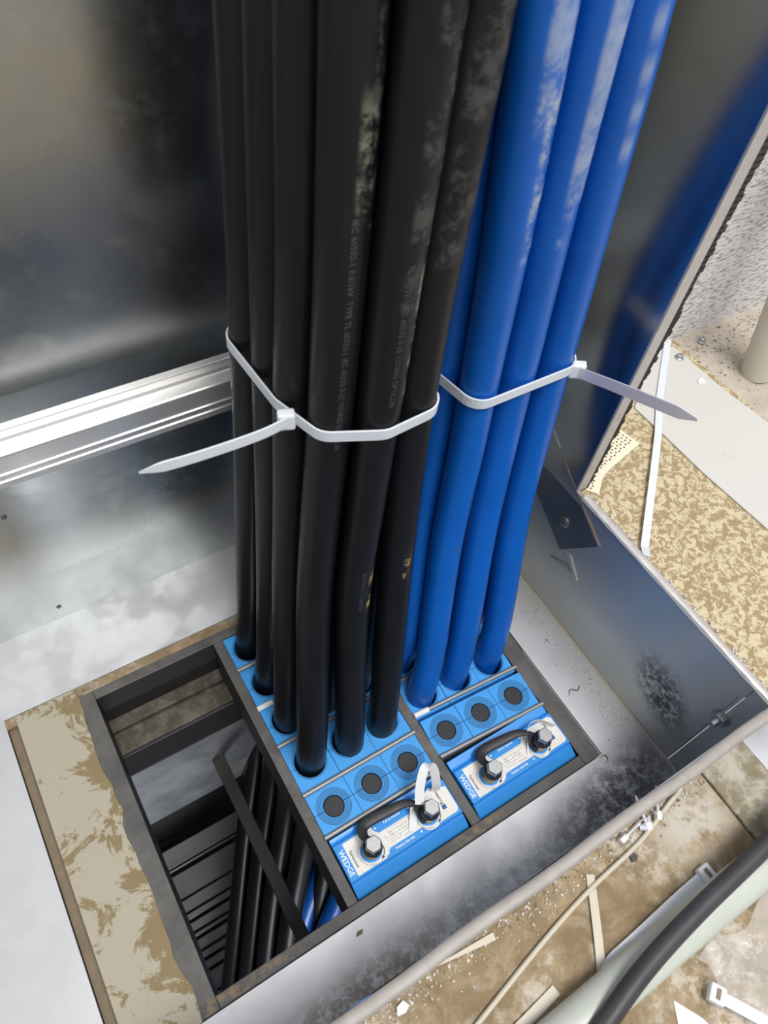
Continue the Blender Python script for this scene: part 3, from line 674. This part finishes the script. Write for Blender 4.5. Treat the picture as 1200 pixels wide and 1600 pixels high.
# ------------------------------------------------------------------ things on the outer floor
wb = thing('wall_board', 'long off-white board lying on the yellow floor', 'board', (560, 200, 172))
link('board', P([(-3, 86), (-18, 93), (-105, 33), (-104, -6), (-104, -65), (-99, -143), (-99, -330), (60, -330), (30, -80), (12, -48), (6, 9), (5, 61), (5, 86)], .2, 2), 'white_sheet', wb, bevel=.4)
tag(link('plastic_strip', T([(566, 296, 175), (490, 232, 175.6), (448, 192, 176.4), (396, 147, 177), (338, 97, 177), (326, 87, 186)], 1, sec=[(-3.6, -.6), (3.6, -.6), (3.6, .6), (-3.6, .6)]), 'nylon'), 'long thin white strip lying across the white board and yellow floor', 'strip')
for k, (x, y, lab) in enumerate(((556, 268, 'steel washer-headed screw standing on the white board corner'), (604, 278, 'steel screw on the dusty concrete beyond the white board'))):
    s = thing('screw', lab, 'screw', (x, y, 173 if k == 0 else 171)); z0 = 1
    link('flange', LT([(5.2, z0), (5.2, z0+1), (3.6, z0+1.8)], seg=20), 'bolt', s); link('hex_head', LT([(3.4, z0+1.6), (3.4, z0+4.6), (2.8, z0+5)], seg=6), 'bolt', s)
    link('shank', LT([(1.6, -.6), (1.6, z0)], seg=10), 'bolt', s)
bm = bmesh.new(); prism(bm, [(-5, -3), (-2, 4), (0, 2), (3, 5), (5, 1), (4, -4), (0, -3)], 0, 1.4)
tag(link('paint_flake', bm, 'paper', loc=(550, 229, 174)), 'small torn white flake on the white board', 'flake')
tag(link('pipe', T([(622, 211, 172), (618, 218, 215), (612, 229, 285), (600, 250, 420), (590, 262, 560)], 17, seg=24), 'pipe', smooth=True), 'cream plastic pipe leaning down onto the concrete at the right edge', 'pipe')
for v in bpy.data.objects['pipe'].data.vertices: pass
# perforated corner bead half sunk in the floor paint
pb = thing('corner_bead', 'bent perforated corner strip in the yellow floor beside the tall panel', 'strip', (380, 190, 172))
ctr = catmull([(-44, -16, .6), (-22, 0, 1.6), (8, 8, 2.4), (42, 16, 1)], 8)
link('strip', T(ctr, 1, sec=[(-13, -.35), (13, -.35), (13, .35), (-13, .35)]), plain('cream_bead', (.80, .74, .58), .6), pb)
bm = bmesh.new()
for i, p in enumerate(ctr[1:-1:1]):
    q = ctr[i+2]-ctr[i]; s = q.cross(Vector((0, 0, 1))).normalized()
    for r_ in (-9, -4.5, 0, 4.5):
        c_ = p+s*(r_+(1.2 if i % 2 else 0)); lathe(bm, [(1.15, .2), (1.15, .55)], c_, 8)
link('perforations', bm, 'brown_edge', pb, kind='stuff')
# front floor
tag(link('twine', T(catmull([(216, -66, 184), (210, -72, 180), (199, -75, 175), (164, -83, 174), (112, -88, 174), (68, -95, 174), (6, -108, 174), (-60, -122, 174)], 8), 1.7, seg=10), 'nylon_old', smooth=True), 'long cream plastic cord lying diagonally on the brown floor', 'cord')
def flat(name, a, b, wd, lab, tip=False, mat='nylon_old', z=173):
    a, b = Vector((*a, z)), Vector((*b, z)); m_ = (a+b)/2+Vector((0, 0, 1.2))
    return tag(link(name, T(catmull([a, m_, b], 6), 1, sec=[(-wd/2, -.55), (wd/2, -.55), (wd/2, .55), (-wd/2, .55)], taper=(lambda u: 1-.8*u) if tip else None), mat), lab, 'strip')
flat('tie_offcut', (119.5, -81, ), (87, -130), 5.6, 'cream cut-off strip lying under the cord and pointing to the pale hose', z=172.7)
flat('tie_offcut', (58, -119.5), (14, -124), 6.4, 'cream cut-off strip beside the lower end of the pale hose')
flat('tie_offcut', (42, -76.5), (2, -71), 4.6, 'pointed cream tie end lying beside the metal lip', tip=True)
def floor_tie(x, y, dirv, L, lab, wd=7, z=173, bend=()):
    t = thing('cable_tie', lab, 'cable tie', (x, y, z), math.atan2(dirv[1], dirv[0]))
    link('head', B((-5, 5, -5.4, 5.4, 0, 6.4)), 'nylon', t, bevel=1.3)
    link('slot', B((-1.4, 1.4, -3.2, 3.2, 6.3, 6.7)), 'brown_edge', t)
    link('strap', T(catmull([(4, 0, 2.6), (L*.3, 0, 3.4), (L*.7, bend[0] if bend else 0, 3), (L, bend[1] if bend else 0, 1)], 8), 1, sec=[(-wd/2, -.6), (wd/2, -.6), (wd/2, .6), (-wd/2, .6)], taper=lambda u: 1 if u < .9 else max(.2, 1-(u-.9)*8)), 'nylon', t)
    return t
floor_tie(188, -121.4, (-1, -.03), 98, 'white cable tie lying on the brown floor along the pale hose, head to the right', 7, 173, (1, 1.5))
floor_tie(141.5, -173, (.62, -1), 90, 'white cable tie with square head on the clear plastic bag', 7, 175)
tag(link('hose', T([(x, -138.5+2*math.sin(x*.01), 184.6) for x in range(-520, 900, 20)], 12.6, seg=28), 'hose', smooth=True), 'thick pale greenish-white hose across the lower right corner', 'hose')
tag(link('rubber_cable', T(catmull([(860, -190, 178.5), (640, -170, 182), (520, -126, 203), (420, -112, 206), (300, -120, 204), (226, -126.5, 203.6), (155, -130.5, 203.4), (105, -135.5, 203.2), (66, -143.5, 200), (20, -156, 186), (-40, -170, 178.4), (-160, -205, 178.3), (-330, -260, 178.3), (-440, -330, 178.3)], 8), 6.1, seg=18), 'grey_cable', smooth=True), 'dusty dark grey cable lying on top of the pale hose', 'cable')
# clear bag
bm = bmesh.new(); nx, ny = 26, 26; g = {}
for i in range(nx+1):
    for j in range(ny+1):
        x = 146+i*150/nx; y = -154-j*110/ny+4*math.sin(i*.7); x += 4*math.sin(j*.9)
        z = 176+3.5*abs(math.sin(i*.55+j*.35))+2.2*math.sin(i*1.3-j*.8)+random.uniform(0, .8)
        g[i, j] = bm.verts.new((x*K, y*K, max(z, 172.6)*K))
for i in range(nx):
    for j in range(ny): bm.faces.new((g[i, j], g[i+1, j], g[i+1, j+1], g[i, j+1]))
tag(link('plastic_bag', bm, 'film', smooth=True), 'crumpled clear plastic bag at the lower right corner', 'bag')
tag(link('paper_scrap', P([(-6, -6), (6, 14), (15, -2), (20, -20), (-18, -20)], .2, .9), 'paper', loc=(112, -176, 172)), 'torn white paper scrap at the bottom edge near the clear bag', 'paper')
tag(link('crumb', P([(-4, -2), (-2, 2), (3, 3), (5, -1), (1, -3)], 0, 2.6), 'paper', loc=(-29, -78, 172)), 'single white plastic crumb on the brown floor beside the lip', 'crumb')
tag(link('leaf_bit', P([(-4, -1), (-1, 2), (4, 1.4), (2, -1.6)], 0, .5), 'brown_edge', loc=(-11, -21, .7)), 'small brown flake on the sheet just in front of the frame', 'flake')
for k, (x, y, a) in enumerate(((158, -75.5, 8), (176, -74.5, 70), (189, -74, 50))):
    s = thing('screw', ('shiny self-drilling screw lying by the metal lip, leftmost of three', 'shiny screw by the metal lip, middle of three', 'shiny screw by the metal lip, nearest the cord')[k], 'screw', (x, y, 174.6), math.radians(a))
    link('shank', LT([(1.5, -2), (1.5, 13), (.3, 17)], seg=10, axis='x'), 'alu', s, smooth=True); link('flange', LT([(4.6, -3), (4.6, -2)], seg=18, axis='x'), 'alu', s)
    link('hex_head', LT([(3.1, -7), (3.1, -3)], seg=6, axis='x'), 'alu', s)
tag(link('tie_bit', T([(170, -76.6, 173.6), (173, -79, 176), (177, -78, 176), (179, -75, 173.6)], 1.6, seg=8), 'nylon', smooth=True), 'short curled white plastic bit among the screws', 'plastic bit')
tag(link('rubber_crumb', P([(-3, -2), (-2, 3), (2, 2), (3, -1), (0, -3)], 0, 2), 'rubber', loc=(153, -88, 172)), 'black rubber crumb on the brown floor near the cord', 'crumb')
def grit(name, label, n, fx_, z, smin, smax, mat='grit'):
    bm = bmesh.new()
    for i in range(n):
        x, y = fx_(); s = random.uniform(smin, smax); a = random.uniform(0, 6.28); m_ = random.choice((3, 4, 5))
        prism(bm, [(x+s*math.cos(a+j*6.283/m_)*random.uniform(.6, 1.1), y+s*math.sin(a+j*6.283/m_)*random.uniform(.6, 1.1)) for j in range(m_)], z, z+s*random.uniform(.4, 1))
    return tag(link(name, bm, mat, kind='stuff'), label, 'grit')
grit('grit', 'scattered crumbs and grit along the fold of the sheet floor', 420, lambda: (min(323, random.gauss(308, 9)), random.uniform(-40, 190)), .6, .25, .9)
grit('grit', 'fine crumbs along the metal lip on the brown floor', 700, lambda: (random.uniform(-60, 235), -71.5-abs(random.gauss(0, 7))), 172, .3, 1.2)
grit('grit', 'loose rubble and crumbs on the concrete by the pipe', 450, lambda: (random.uniform(560, 760), 290-abs(random.gauss(0, 45))), 171, .5, 1.9)
for x, y, c_ in ((300, 112, M['blue_plastic']),):
    tag(link('plastic_shaving', P([(-1.6, -1), (-.6, 2), (1.6, .8)], 0, 1.2), c_, loc=(x, y, .6)), 'tiny blue plastic shaving on the sheet floor right of the frame', 'shaving')
tag(link('wire_offcut', T(catmull([(281, 52, 1.4), (286, 56, 3), (292, 52, 1.6), (297, 55, 1.4)], 4), .55, seg=6), 'bolt_dark', smooth=True), 'short bent wire offcut on the sheet floor right of the frame', 'wire')
tag(link('wire_offcut', T(catmull([(266, -12, 1), (272, -13, 2), (272, -18, 1.4), (268, -19, 1)], 5), .5, seg=6), 'bolt_dark', smooth=True), 'thin hook of wire at the front right corner of the frame', 'wire')
